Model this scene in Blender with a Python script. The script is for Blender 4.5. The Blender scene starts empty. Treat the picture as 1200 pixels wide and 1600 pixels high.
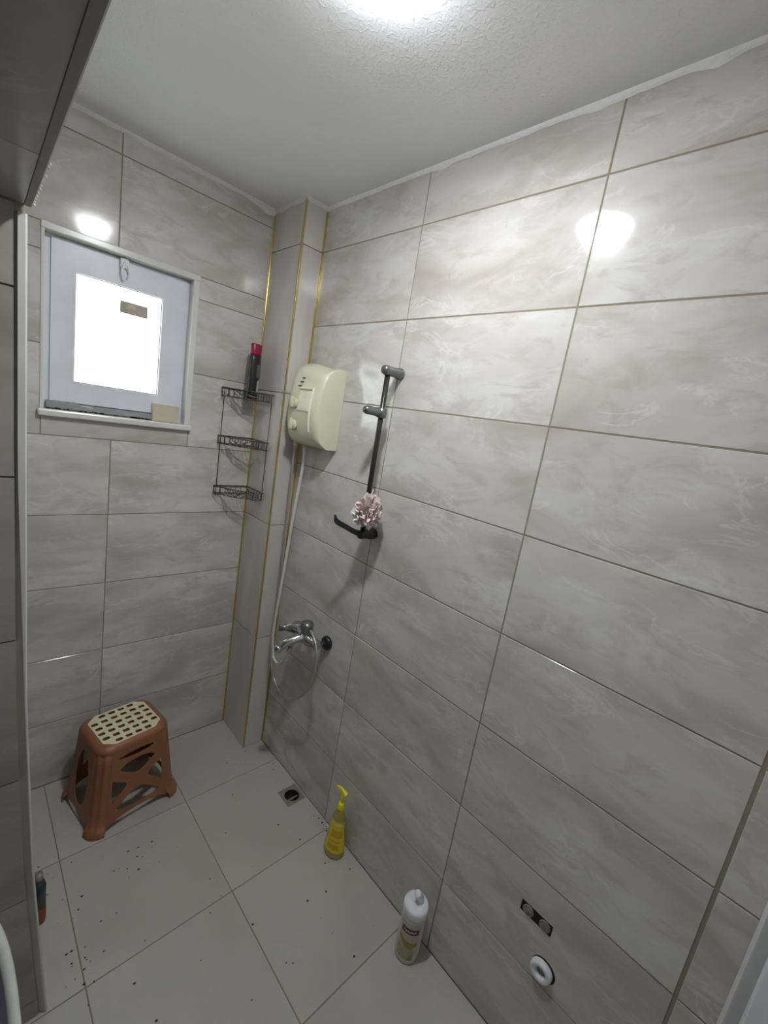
import bpy, bmesh, math, random
from mathutils import Vector, Matrix, noise
random.seed(7)
C = bpy.context.scene.collection
S = bpy.context.scene
PI = math.pi

# ---------------------------------------------------------------- camera
cam_d = bpy.data.cameras.new('camera'); cam = bpy.data.objects.new('camera', cam_d); C.objects.link(cam)
a, b, c = -0.79464305, 1.37645098, 0.1668519
R = Matrix.Rotation(a, 3, 'Z') @ Matrix.Rotation(b, 3, 'X') @ Matrix.Rotation(c, 3, 'Z')
cam.matrix_world = Matrix.Translation((-1.12203, 0.00403, 1.72025)) @ R.to_4x4()
cam_d.sensor_fit = 'HORIZONTAL'; cam_d.sensor_width = 36.0
cam_d.lens = 36.0 * 676.0 / 1200.0
cam_d.clip_start = 0.01
S.camera = cam
# ---------------------------------------------------------------- world / exposure / lamp level
w = bpy.data.worlds.new('world'); S.world = w; w.use_nodes = True
w.node_tree.nodes['Background'].inputs[0].default_value = (0.93, 0.97, 1.0, 1)
w.node_tree.nodes['Background'].inputs[1].default_value = 5.5
S.view_settings.view_transform = 'Standard'; S.view_settings.look = 'None'
S.view_settings.gamma = 1.0; S.view_settings.exposure = 0.34
S.view_settings.use_curve_mapping = False
LAMP_CORE = 400.0
LAMP_RIM = 24.0
LAMP_SIDE = 24.0

# ---------------------------------------------------------------- dimensions
CZ = 2.5605; WY = 1.966; COLX = -0.105; COLY = 1.718
WINX0, WINX1, WINZ0, WINZ1 = -0.912, -0.406, 1.560, 2.185
YB = -0.20; XL = -2.0; SOFZ = 2.00

# ---------------------------------------------------------------- material helpers
def mat(name, col=(.8,.8,.8), rough=.5, metal=0.0, spec=None, trans=0.0, emit=None, estr=0.0, coat=0.0, bump=0.0, bscale=60.0, ior=None):
    m = bpy.data.materials.new(name); m.use_nodes = True
    nt = m.node_tree; p = nt.nodes['Principled BSDF']
    p.inputs['Base Color'].default_value = (*col, 1); p.inputs['Roughness'].default_value = rough
    p.inputs['Metallic'].default_value = metal
    p.inputs['Transmission Weight'].default_value = trans
    p.inputs['Coat Weight'].default_value = coat
    if ior: p.inputs['IOR'].default_value = ior
    if emit: p.inputs['Emission Color'].default_value = (*emit, 1); p.inputs['Emission Strength'].default_value = estr
    # faint procedural wear on every surface
    n = nt.nodes.new('ShaderNodeTexNoise'); n.inputs['Scale'].default_value = bscale; n.inputs['Detail'].default_value = 4
    tc = nt.nodes.new('ShaderNodeTexCoord'); nt.links.new(tc.outputs['Object'], n.inputs['Vector'])
    hs = nt.nodes.new('ShaderNodeMix'); hs.data_type = 'RGBA'
    hs.inputs['A'].default_value = (*[x*.86 for x in col], 1); hs.inputs['B'].default_value = (*[min(1, x*1.08) for x in col], 1)
    nt.links.new(n.outputs['Fac'], hs.inputs['Factor']); nt.links.new(hs.outputs['Result'], p.inputs['Base Color'])
    if bump:
        bn = nt.nodes.new('ShaderNodeBump'); bn.inputs['Strength'].default_value = bump; bn.inputs['Distance'].default_value = .002
        nt.links.new(n.outputs['Fac'], bn.inputs['Height']); nt.links.new(bn.outputs['Normal'], p.inputs['Normal'])
    return m

def ramp(nt, fac, stops):
    r = nt.nodes.new('ShaderNodeValToRGB'); e = r.color_ramp.elements
    while len(e) < len(stops): e.new(0.5)
    for i, (t, col) in enumerate(stops): e[i].position = t; e[i].color = (*col, 1)
    nt.links.new(fac, r.inputs['Fac']); return r.outputs['Color']

def stone(name, scl, base, dark, light, rough=.10, amount=1.0):
    """glazed stone-look tile: cloudy streaks + pale veins, different on every tile object"""
    m = bpy.data.materials.new(name); m.use_nodes = True; nt = m.node_tree; L = nt.links
    p = nt.nodes['Principled BSDF']
    tc = nt.nodes.new('ShaderNodeTexCoord'); oi = nt.nodes.new('ShaderNodeObjectInfo')
    cmb = nt.nodes.new('ShaderNodeVectorMath'); cmb.operation = 'MULTIPLY'; cmb.inputs[1].default_value = scl
    L.new(tc.outputs['Object'], cmb.inputs[0])
    off = nt.nodes.new('ShaderNodeVectorMath'); off.operation = 'MULTIPLY_ADD'
    cx = nt.nodes.new('ShaderNodeCombineXYZ')
    L.new(oi.outputs['Random'], cx.inputs[0]); L.new(oi.outputs['Random'], cx.inputs[1]); L.new(oi.outputs['Random'], cx.inputs[2])
    L.new(cx.outputs[0], off.inputs[0]); off.inputs[1].default_value = (37, 91, 53); L.new(cmb.outputs[0], off.inputs[2])
    def nz(s, det, ro, dist, shift=0):
        n = nt.nodes.new('ShaderNodeTexNoise'); n.inputs['Scale'].default_value = s; n.inputs['Detail'].default_value = det
        n.inputs['Roughness'].default_value = ro; n.inputs['Distortion'].default_value = dist
        ad = nt.nodes.new('ShaderNodeVectorMath'); ad.inputs[1].default_value = (shift, shift*.7, shift*.3)
        L.new(off.outputs[0], ad.inputs[0]); L.new(ad.outputs[0], n.inputs['Vector']); return n.outputs['Fac']
    def mix(f, A, B, blend='MIX'):
        x = nt.nodes.new('ShaderNodeMix'); x.data_type = 'RGBA'; x.blend_type = blend
        if isinstance(f, float): x.inputs['Factor'].default_value = f
        else: L.new(f, x.inputs['Factor'])
        for k, v in (('A', A), ('B', B)):
            if isinstance(v, tuple): x.inputs[k].default_value = (*v, 1)
            else: L.new(v, x.inputs[k])
        return x.outputs['Result']
    big = ramp(nt, nz(1.0, 4, .55, .5), [(.30, dark), (.50, base), (.70, light)])
    med = ramp(nt, nz(2.8, 9, .66, .7, 11), [(.49, (0,0,0)), (.63, (1,1,1))])
    fm = nt.nodes.new('ShaderNodeMath'); fm.operation = 'MULTIPLY'; fm.inputs[1].default_value = .55*amount; L.new(med, fm.inputs[0])
    c1 = mix(fm.outputs[0], big, dark)
    vein = ramp(nt, nz(1.5, 7, .6, 1.6, 23), [(.475, (0,0,0)), (.497, (1,1,1)), (.503, (1,1,1)), (.53, (0,0,0))])
    mask = ramp(nt, nz(1.6, 2, .5, 0, 31), [(.48, (0,0,0)), (.62, (1,1,1))])
    vm = nt.nodes.new('ShaderNodeMath'); vm.operation = 'MULTIPLY'; L.new(vein, vm.inputs[0]); L.new(mask, vm.inputs[1])
    vm2 = nt.nodes.new('ShaderNodeMath'); vm2.operation = 'MULTIPLY'; L.new(vm.outputs[0], vm2.inputs[0]); vm2.inputs[1].default_value = .32*amount
    c2 = mix(vm2.outputs[0], c1, tuple(min(1, x*1.25) for x in light))
    L.new(c2, p.inputs['Base Color'])
    rr = nt.nodes.new('ShaderNodeMapRange'); rr.inputs['To Min'].default_value = rough*.7; rr.inputs['To Max'].default_value = rough*1.6
    L.new(nz(2.0, 3, .5, 0, 3), rr.inputs['Value']); L.new(rr.outputs[0], p.inputs['Roughness'])
    bn = nt.nodes.new('ShaderNodeBump'); bn.inputs['Strength'].default_value = .10; bn.inputs['Distance'].default_value = .001
    L.new(nz(1.6, 2, .5, 0, 5), bn.inputs['Height']); L.new(bn.outputs['Normal'], p.inputs['Normal'])
    return m

TB, TD, TL = (.60, .575, .522), (.45, .415, .355), (.69, .68, .66)
M = {}
M['tile'] = stone('glazed_stone_tile', (2.2, 2.2, 5.5), TB, TD, TL, .085)
M['tile_up'] = stone('upright_stone_tile', (5, 5, 1.4), (.60,.565,.52), (.52,.48,.43), (.66,.63,.59), .11, .35)
M['tile_shaded'] = stone('shaded_stone_tile', (2.2, 2.2, 5.5), (.33,.31,.255), (.26,.235,.185), (.38,.36,.31), .2, .6)  # wall tile with the shade of left wall and soffit put into its colour
M['tile_floor'] = stone('floor_tile', (2.2, 2.2, 2.2), (.46,.455,.385), (.42,.41,.345), (.50,.49,.42), .34, .3)
M['grout'] = mat('grout', (.29,.25,.19), .9, bump=.4, bscale=90)
M['grout_floor'] = mat('floor_grout', (.24,.22,.16), .9, bump=.4, bscale=90)
M['ceiling'] = None
M['white_paint'] = mat('white_paint', (.72,.72,.73), .5)
M['caulk'] = mat('white_caulk', (.90,.90,.91), .55, bump=.5, bscale=80)
M['caulk_dirty'] = mat('greyed_caulk', (.76,.76,.75), .6, bump=.5, bscale=80)
M['brass'] = mat('brass_trim', (.66,.50,.16), .22, .85, bscale=35)
M['brass_dull'] = mat('tarnished_brass', (.40,.31,.10), .45, .4, bscale=35)
M['pvc'] = mat('white_pvc', (.74,.79,.86), .32, bscale=12)
M['pvc_white'] = mat('bright_pvc', (.80,.82,.86), .25, bscale=12)
M['marble'] = mat('white_marble', (.74,.73,.69), .22, bscale=9)
M['edge'] = mat('white_edge_trim', (.58,.57,.53), .3, bscale=9)
M['dark_gasket'] = mat('dark_rubber', (.03,.03,.03), .6)
M['soffit_edge'] = mat('dull_soffit_edging', (.24,.215,.18), .6)
M['chrome'] = mat('chrome', (.55,.57,.58), .16, 1.0)
M['gun'] = mat('gunmetal_plastic', (.22,.23,.23), .25, .7)
M['black_bar'] = mat('black_tube', (.035,.032,.03), .28, .2)
M['black'] = mat('black_plastic', (.018,.018,.018), .3)
M['black_matte'] = mat('black_recess', (.008,.007,.006), .8)
M['wire'] = mat('dark_wire', (.12,.12,.12), .35, .7)
M['cream'] = mat('yellowed_cream_plastic', (.71,.70,.53), .26, bscale=7)
M['cream_light'] = mat('pale_panel', (.80,.79,.62), .3)
M['cream_dark'] = mat('knob_plastic', (.62,.60,.42), .3)
M['hose_white'] = mat('white_hose', (.72,.71,.66), .35)
M['hose_grey'] = mat('metal_hose', (.48,.48,.46), .3, .6)
M['terracotta'] = mat('terracotta_plastic', (.30,.125,.060), .42, bscale=14)
M['seat_cream'] = mat('cream_seat_plastic', (.80,.74,.52), .4)
M['yellow'] = mat('yellow_plastic', (.80,.74,.01), .35)
M['yellow_label'] = mat('yellow_label', (.74,.60,.02), .45)
M['orange_label'] = mat('orange_print', (.62,.36,.01), .45)
M['liquid'] = mat('yellow_soap_in_clear_bottle', (.38,.31,.07), .12, coat=.6)
M['bottle_white'] = mat('white_bottle_plastic', (.66,.64,.66), .3)
M['bottle_pink'] = mat('pinkish_label', (.56,.48,.44), .4)
M['cap_white'] = mat('white_cap', (.80,.82,.86), .3)
M['maroon'] = mat('maroon_print', (.16,.03,.035), .4)
M['gold_print'] = mat('gold_print', (.33,.27,.06), .4)
M['tan_print'] = mat('tan_print', (.42,.38,.26), .4)
M['red_cap'] = mat('dark_red_cap', (.30,.012,.05), .25)
M['grey_print'] = mat('grey_print', (.13,.13,.14), .4)
M['white_print'] = mat('pale_print', (.45,.50,.48), .4)
M['pouf'] = mat('pink_mesh_sponge', (.86,.73,.69), .7)
M['pouf_white'] = mat('white_mesh_sponge', (.80,.80,.78), .7)
M['teal'] = mat('dark_teal_plastic', (.01,.045,.055), .3)
M['rust'] = mat('rust_orange_plastic', (.20,.06,.02), .4)
M['beige'] = mat('beige_foam', (.62,.54,.42), .8, bump=.4)
M['dirt'] = mat('dark_dirt', (.05,.042,.03), .95)
M['drain_metal'] = mat('worn_drain_metal', (.30,.29,.25), .45, .3)
M['drain_dark'] = mat('drain_inside', (.035,.028,.018), .5)
M['ceramic'] = mat('white_ceramic', (.47,.50,.47), .15)
M['violet'] = mat('violet_basin_inside', (.28,.27,.34), .3)
M['brown_sticker'] = mat('brown_sticker', (.50,.40,.34), .6)
M['olive_sticker'] = mat('olive_sticker', (.42,.41,.28), .6)
M['sealant'] = mat('grey_sealant', (.30,.31,.31), .8, bump=.5)
M['door'] = mat('white_door', (.80,.80,.83), .35, bscale=6)
M['door_shade'] = mat('grey_seal_strip', (.50,.50,.51), .5)
M['back_wall'] = mat('beige_wall', (.46,.43,.385), .2, bscale=4)

def ceiling_mat():
    m = bpy.data.materials.new('stippled_ceiling_paint'); m.use_nodes = True; nt = m.node_tree; p = nt.nodes['Principled BSDF']
    p.inputs['Base Color'].default_value = (.86,.86,.885,1); p.inputs['Roughness'].default_value = .55
    tc = nt.nodes.new('ShaderNodeTexCoord')
    n1 = nt.nodes.new('ShaderNodeTexNoise'); n1.inputs['Scale'].default_value = 75; n1.inputs['Detail'].default_value = 5; n1.inputs['Distortion'].default_value = 1.0
    n2 = nt.nodes.new('ShaderNodeTexNoise'); n2.inputs['Scale'].default_value = 5; n2.inputs['Detail'].default_value = 2
    for n in (n1, n2): nt.links.new(tc.outputs['Object'], n.inputs['Vector'])
    r = nt.nodes.new('ShaderNodeMapRange'); r.inputs['From Min'].default_value = .50; r.inputs['From Max'].default_value = .82
    nt.links.new(n1.outputs['Fac'], r.inputs['Value'])
    b1 = nt.nodes.new('ShaderNodeBump'); b1.inputs['Strength'].default_value = .5; b1.inputs['Distance'].default_value = .0022
    nt.links.new(r.outputs[0], b1.inputs['Height'])
    b2 = nt.nodes.new('ShaderNodeBump'); b2.inputs['Strength'].default_value = .5; b2.inputs['Distance'].default_value = .012
    nt.links.new(n2.outputs['Fac'], b2.inputs['Height']); nt.links.new(b2.outputs['Normal'], b1.inputs['Normal'])
    nt.links.new(b1.outputs['Normal'], p.inputs['Normal']); return m
M['ceiling'] = ceiling_mat()

def pane_mat():
    m = bpy.data.materials.new('frosted_glass'); m.use_nodes = True; nt = m.node_tree
    for n in list(nt.nodes):
        if n.type == 'BSDF_PRINCIPLED': nt.nodes.remove(n)
    out = [n for n in nt.nodes if n.type == 'OUTPUT_MATERIAL'][0]
    tr = nt.nodes.new('ShaderNodeBsdfTranslucent')
    gl = nt.nodes.new('ShaderNodeBsdfGlossy'); gl.inputs['Roughness'].default_value = .2
    mx = nt.nodes.new('ShaderNodeMixShader'); mx.inputs[0].default_value = .05
    tc = nt.nodes.new('ShaderNodeTexCoord'); n1 = nt.nodes.new('ShaderNodeTexNoise'); n1.inputs['Scale'].default_value = 9; n1.inputs['Detail'].default_value = 2
    nt.links.new(tc.outputs['Object'], n1.inputs['Vector'])
    r = ramp(nt, n1.outputs['Fac'], [(.35, (.80,.84,.79)), (.6, (.92,.94,.92))])
    nt.links.new(r, tr.inputs['Color'])
    nt.links.new(tr.outputs[0], mx.inputs[1]); nt.links.new(gl.outputs[0], mx.inputs[2]); nt.links.new(mx.outputs[0], out.inputs['Surface'])
    return m
M['pane'] = pane_mat()

# ---------------------------------------------------------------- object helpers
def link(name, me, m, parent=None, loc=(0,0,0), smooth=False):
    o = bpy.data.objects.new(name, me); C.objects.link(o); o.location = loc
    if m is not None and not me.materials: me.materials.append(m)
    if smooth:
        for p in me.polygons: p.use_smooth = True
    if parent: o.parent = parent
    return o
def from_bm(name, bm, m, parent=None, loc=(0,0,0), smooth=False, norm=True):
    if norm: bmesh.ops.recalc_face_normals(bm, faces=bm.faces)
    me = bpy.data.meshes.new(name); bm.to_mesh(me); bm.free()
    return link(name, me, m, parent, loc, smooth)
def tag(o, label, cat, group=None, kind=None):
    o['label'] = label; o['category'] = cat
    if group: o['group'] = group
    if kind: o['kind'] = kind
    return o
def structure(o, label=None):
    o['kind'] = 'structure'
    return o
def empty(name, loc=(0,0,0), rz=0):
    o = bpy.data.objects.new(name, None); C.objects.link(o); o.location = loc; o.rotation_euler = (0,0,rz); o.empty_display_size = .05
    return o
def add_box(bm, x0, x1, y0, y1, z0, z1, bev=0.0, seg=2):
    v = [bm.verts.new((x, y, z)) for z in (z0, z1) for y in (y0, y1) for x in (x0, x1)]
    fs = [(0,2,3,1),(4,5,7,6),(0,1,5,4),(2,6,7,3),(0,4,6,2),(1,3,7,5)]
    faces = [bm.faces.new([v[i] for i in f]) for f in fs]
    if bev:
        es = list({e for f in faces for e in f.edges})
        bmesh.ops.bevel(bm, geom=es, offset=bev, segments=seg, profile=.5, affect='EDGES')
def box(name, m, x0, x1, y0, y1, z0, z1, bev=0.0, parent=None, seg=2):
    bm = bmesh.new(); add_box(bm, x0, x1, y0, y1, z0, z1, bev, seg); return from_bm(name, bm, m, parent)
def catmull(pts, n=8, closed=False):
    P = [Vector(p) for p in pts]; out = []; N = len(P)
    rng = range(N) if closed else range(N-1)
    for i in rng:
        if closed: p0, p1, p2, p3 = P[(i-1)%N], P[i], P[(i+1)%N], P[(i+2)%N]
        else: p0, p1, p2, p3 = P[max(i-1,0)], P[i], P[i+1], P[min(i+2,N-1)]
        for k in range(n):
            t = k/n
            out.append(.5*((2*p1)+(-p0+p2)*t+(2*p0-5*p1+4*p2-p3)*t*t+(-p0+3*p1-3*p2+p3)*t**3))
    if not closed: out.append(P[-1])
    return out
def add_tube(bm, pts, r, seg=8, closed=False):
    P = [Vector(p) for p in pts]; N = len(P); rings = []
    rad = r if callable(r) else (lambda t: r)
    prev = None
    for i in range(N):
        if closed: t = (P[(i+1)%N]-P[i-1])
        else: t = P[min(i+1,N-1)]-P[max(i-1,0)]
        if t.length < 1e-9: t = Vector((0,0,1))
        t.normalize()
        if prev is None:
            u = t.cross(Vector((0,0,1)) if abs(t.z) < .9 else Vector((1,0,0))); u.normalize()
        else:
            u = prev - t*prev.dot(t)
            u.normalize()
        prev = u; v = t.cross(u); rr = rad(i/max(1,N-1))
        rings.append([bm.verts.new(P[i]+(u*math.cos(2*PI*k/seg)+v*math.sin(2*PI*k/seg))*rr) for k in range(seg)])
    for i in range(N if closed else N-1):
        A, B = rings[i], rings[(i+1)%N]
        for k in range(seg): bm.faces.new((A[k], A[(k+1)%seg], B[(k+1)%seg], B[k]))
    if not closed: bm.faces.new(rings[0][::-1]); bm.faces.new(rings[-1])
def tube(name, m, pts, r, parent=None, seg=8, closed=False):
    bm = bmesh.new(); add_tube(bm, pts, r, seg, closed); return from_bm(name, bm, m, parent, smooth=True)
SQ = [2.0]
def sqc(c_): return math.copysign(abs(c_)**(2/SQ[0]), c_)
def add_lathe(bm, prof, mtx=Matrix.Identity(4), seg=32, sx=1, sy=1, cap=True, a0=0, a1=2*PI):
    rings = []; full = abs(a1-a0-2*PI) < 1e-6; n = seg if full else seg+1
    for r, z in prof:
        rings.append([bm.verts.new(mtx @ Vector((max(r,1e-5)*sx*sqc(math.cos(a0+(a1-a0)*k/seg)), max(r,1e-5)*sy*sqc(math.sin(a0+(a1-a0)*k/seg)), z))) for k in range(n)])
    for A, B in zip(rings, rings[1:]):
        for k in range(seg): bm.faces.new((A[k], A[(k+1)%n], B[(k+1)%n], B[k]))
    if cap and full: bm.faces.new(rings[0][::-1]); bm.faces.new(rings[-1])
def lathe(name, m, prof, parent=None, mtx=Matrix.Identity(4), seg=32, sx=1, sy=1, cap=True, a0=0, a1=2*PI, norm=True):
    bm = bmesh.new(); add_lathe(bm, prof, mtx, seg, sx, sy, cap, a0, a1); return from_bm(name, bm, m, parent, smooth=True, norm=norm)
def axis_mtx(loc, direction):
    d = Vector(direction).normalized(); q = Vector((0,0,1)).rotation_difference(d)
    return Matrix.Translation(loc) @ q.to_matrix().to_4x4()
def plate(name, m, outer, holes, t, fn, parent=None):
    """flat plate with real holes (2-D curve fill), vertices mapped to 3-D by fn(x, y, z)"""
    cu = bpy.data.curves.new('plate', 'CURVE'); cu.dimensions = '2D'; cu.fill_mode = 'BOTH'; cu.extrude = t/2
    for loop in [outer]+list(holes):
        sp = cu.splines.new('POLY'); sp.points.add(len(loop)-1); sp.use_cyclic_u = True
        for i, (x, y) in enumerate(loop): sp.points[i].co = (x, y, 0, 1)
    o = bpy.data.objects.new('plate', cu); C.objects.link(o)
    bpy.context.view_layer.update()
    dg = bpy.context.evaluated_depsgraph_get()
    me = bpy.data.meshes.new_from_object(o.evaluated_get(dg)); bpy.data.objects.remove(o); bpy.data.curves.remove(cu)
    bm = bmesh.new(); bm.from_mesh(me); bpy.data.meshes.remove(me)
    bmesh.ops.remove_doubles(bm, verts=bm.verts, dist=1e-6)
    for v in bm.verts: v.co = fn(v.co.x, v.co.y, v.co.z)
    me = bpy.data.meshes.new(name); 
    bmesh.ops.recalc_face_normals(bm, faces=bm.faces)
    bm.to_mesh(me); bm.free(); me.materials.clear(); 
    return link(name, me, m, parent)
def circle(cx, cy, r, n=28, ry=None): return [(cx+r*math.cos(2*PI*k/n), cy+(ry or r)*math.sin(2*PI*k/n)) for k in range(n)]
def rect(x0, x1, y0, y1): return [(x0,y0),(x1,y0),(x1,y1),(x0,y1)]

# ---------------------------------------------------------------- tiles
TT = .008
def tile_mesh(frame, w_, h_, ch=.0010):
    """tile centred on its front face; frame = (right, up, out) unit vectors"""
    r_, u_, o_ = [Vector(v) for v in frame]; bm = bmesh.new()
    def ring(ins, d): return [bm.verts.new(r_*(sx*(w_/2-ins))+u_*(sy*(h_/2-ins))+o_*d) for sx, sy in ((-1,-1),(1,-1),(1,1),(-1,1))]
    A, B, D = ring(0, -TT), ring(0, -ch), ring(ch, 0)
    for P, Q in ((A, B), (B, D)):
        for k in range(4): bm.faces.new((P[k], P[(k+1)%4], Q[(k+1)%4], Q[k]))
    bm.faces.new(D); bm.faces.new(A[::-1])
    bmesh.ops.recalc_face_normals(bm, faces=bm.faces)
    me = bpy.data.meshes.new('tile'); bm.to_mesh(me); bm.free(); return me
cache = {}
FR = {'right': ((0,1,0),(0,0,1),(-1,0,0)), 'window': ((1,0,0),(0,0,1),(0,-1,0)), 'floor': ((1,0,0),(0,1,0),(0,0,1)), 'down': ((1,0,0),(0,1,0),(0,0,-1)), 'east': ((0,1,0),(0,0,1),(1,0,0))}
def tile(kind, u0, u1, v0, v1, plane, m, parent, gap=.004, jit=.0016, gu=None):
    gu = gu or (gap, gap)
    u0 += gu[0]/2; u1 -= gu[1]/2; v0 += gap/2; v1 -= gap/2
    key = (kind, round(u1-u0, 4), round(v1-v0, 4), m.name)
    if key not in cache:
        cache[key] = tile_mesh(FR[kind], u1-u0, v1-v0); cache[key].materials.append(m)
    uc, vc = (u0+u1)/2, (v0+v1)/2
    loc = {'right': (plane, uc, vc), 'east': (plane, uc, vc), 'window': (uc, plane, vc), 'floor': (uc, vc, plane), 'down': (uc, vc, plane)}[kind]
    o = bpy.data.objects.new('tile', cache[key]); C.objects.link(o); o.location = loc; o.parent = parent
    j = [random.uniform(-jit, jit) for _ in range(3)]
    if kind in ('right', 'east'): j[0] = 0
    elif kind == 'window': j[1] = 0
    else: j[2] = 0
    o.rotation_euler = j
    return o

# ---------------------------------------------------------------- setting: right wall
RZ = [CZ+.01, 2.3883, 2.0883, 1.7883, 1.4883, 1.1883, .8883, .5883, .2883, 0]
RY = [1.7508, 1.1508, .5516, -.0475, YB]
wr = structure(box('wall_right', M['grout'], .0012, .10, YB-.1, WY+.15, -.1, CZ+.1))
# recess for the pipe and tap slot are cut in the tiles that hold them
SLOT = [(.305,.449),(.213,.449),(.213,.484),(.305,.484)]
for i in range(9):
    for j in range(4):
        y1, y0, z1, z0 = RY[j], RY[j+1], RZ[i], RZ[i+1]
        if j == 0: y1 = 1.716
        g = .010 if j == 2 else .004
        gr = (.0085 if j == 2 else .004, .0085 if j == 3 else .004)
        if i == 7 and j == 2:
            # this tile carries two openings: a real plate with holes
            uc, vc = (y0+y1)/2, (z0+z1)/2
            hx = (.208-.001, .3425)
            o = plate('tile', M['tile'], rect(y0+.00425-uc, y1-.002-uc, z0+.002-vc, z1-.002-vc),
                      [[(a_-uc, b_-vc) for a_, b_ in SLOT], circle(hx[0]-uc, hx[1]-vc, .034)], TT,
                      lambda x, y, z: Vector((z+TT/2, x, y)), wr)
            o.location = (0, uc, vc)
            continue
        tile('right', y0, y1, z0, z1, 0, M['tile'], wr, .004, .0018, gr)
# ---------------------------------------------------------------- window wall
ww = structure(empty('wall_window', (0,0,0)))
o = plate('wall_bed', M['grout'], rect(-1.15, .1, -.1, CZ+.1), [rect(WINX0+.006, WINX1-.006, WINZ0+.012, WINZ1-.006)], .14, lambda x, y, z: Vector((x, WY+.0712+z, y)), ww)
WZ = [CZ+.01, 2.482, 2.0994, 1.803, 1.4913, 1.1913, .896, .5906, .298, 0]
def wt(x0, x1, z0, z1): tile('window', x0, x1, z0, z1, WY, M['tile'], ww, .0035, .0018)
VX = -.6942
wt(-1.05, VX, WZ[1], WZ[0]); wt(VX, COLX, WZ[1], WZ[0])
wt(-1.05, VX, WINZ1, WZ[1]); wt(VX, COLX, WINZ1, WZ[1])
wt(-1.05, WINX0, WZ[2], WINZ1); wt(WINX1, COLX, WZ[2], WINZ1)
wt(-1.05, WINX0, WZ[3], WZ[2]); wt(WINX1, COLX, WZ[3], WZ[2])
wt(-1.05, WINX0, WZ[4], WZ[3]); wt(WINX1, COLX, WZ[4], WZ[3])
wt(WINX0, WINX1, WZ[4], WINZ0)
for i in range(4, 9):
    wt(-1.05, VX, WZ[i+1], WZ[i]); wt(VX, COLX, WZ[i+1], WZ[i])
# ---------------------------------------------------------------- boxed column in the corner
wc = structure(box('wall_column', M['grout'], COLX+TT, .0, COLY+TT, WY, -.02, CZ+.01))
KZ = [CZ+.01, 2.385, 1.787, 1.190, .614, 0]
for i in range(5):
    tile('right', COLY+.004, WY-.004, KZ[i+1], KZ[i], COLX, M['tile_up'], wc, .003, .0012)
    tile('window', COLX+.004, -.004, KZ[i+1], KZ[i], COLY, M['tile_up'], wc, .003, .0012)
tr = structure(box('trim_1', M['brass'], COLX-.004, COLX+.001, COLY-.004, COLY+.004, .004, CZ-.012, .0015))
tr = structure(box('trim_2', M['brass'], COLX-.0055, COLX+.0005, WY-.007, WY+.0005, .004, CZ-.03, .0015))
tr = structure(box('trim_3', M['brass'], -.006, .0005, COLY-.0065, COLY+.0005, .62, CZ-.02, .0015))
tube_stain = structure(box('trim_4', M['brass_dull'], -.005, .0005, COLY-.005, COLY+.0005, .004, .60, .001))

# ---------------------------------------------------------------- left block (shower side wall) with leaning edge
def edge_x(z):
    P = [(0, -.975), (.153, -.985), (.52, -1.0075), (.98, -1.021), (1.56, -1.0235), (2.1, -1.0235), (2.6,-1.0235)]
    for (a_, xa), (b_, xb) in zip(P, P[1:]):
        if a_ <= z <= b_: return xa+(xb-xa)*(z-a_)/(b_-a_)
    return P[-1][1]
LY = 1.12
wl = structure(empty('wall_left'))
bm = bmesh.new(); zs = [0, .1, .2, .3, .434, .6, .925, 1.55, CZ+.01]
rows = []
for z in zs:
    x = edge_x(z)-.004
    rows.append([bm.verts.new((XL-.1, LY+TT, z)), bm.verts.new((x, LY+TT, z)), bm.verts.new((x-.085, WY+.02, z)), bm.verts.new((XL-.1, WY+.02, z))])
for A, B in zip(rows, rows[1:]):
    for k in range(4): bm.faces.new((A[k], A[(k+1)%4], B[(k+1)%4], B[k]))
bm.faces.new(rows[0][::-1]); bm.faces.new(rows[-1])
from_bm('wall_bed', bm, M['grout'], wl)
LZ = [SOFZ-.001, 1.857, 1.557, 1.257, .78+.2, .78, .48, .18, 0]
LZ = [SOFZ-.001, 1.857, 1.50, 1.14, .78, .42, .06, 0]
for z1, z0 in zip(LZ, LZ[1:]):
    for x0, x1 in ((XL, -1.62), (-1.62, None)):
        if x1 is not None: tile('window', x0, x1, z0, z1, LY, M['tile_shaded'], wl, .0035); continue
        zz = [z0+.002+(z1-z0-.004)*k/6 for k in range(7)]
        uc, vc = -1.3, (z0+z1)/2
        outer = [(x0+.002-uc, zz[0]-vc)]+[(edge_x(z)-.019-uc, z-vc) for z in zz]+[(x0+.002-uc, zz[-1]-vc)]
        o = plate('tile', M['tile_shaded'], outer, [], TT, lambda x, y, z: Vector((x, z+TT/2, y)), wl); o.location = (uc, LY, vc)
# right-hand side face of the block: tiles
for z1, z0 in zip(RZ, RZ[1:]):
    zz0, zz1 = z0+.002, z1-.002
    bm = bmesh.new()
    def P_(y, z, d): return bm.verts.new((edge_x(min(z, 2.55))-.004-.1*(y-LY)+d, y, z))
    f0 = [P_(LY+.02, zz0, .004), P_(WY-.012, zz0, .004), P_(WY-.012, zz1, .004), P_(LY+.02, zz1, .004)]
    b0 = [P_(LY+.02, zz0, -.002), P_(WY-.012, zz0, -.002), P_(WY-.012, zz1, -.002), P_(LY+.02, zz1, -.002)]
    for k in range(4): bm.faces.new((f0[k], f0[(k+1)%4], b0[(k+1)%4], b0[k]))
    bm.faces.new(f0); bm.faces.new(b0[::-1]); from_bm('tile', bm, M['tile_shaded'], wl)
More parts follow.
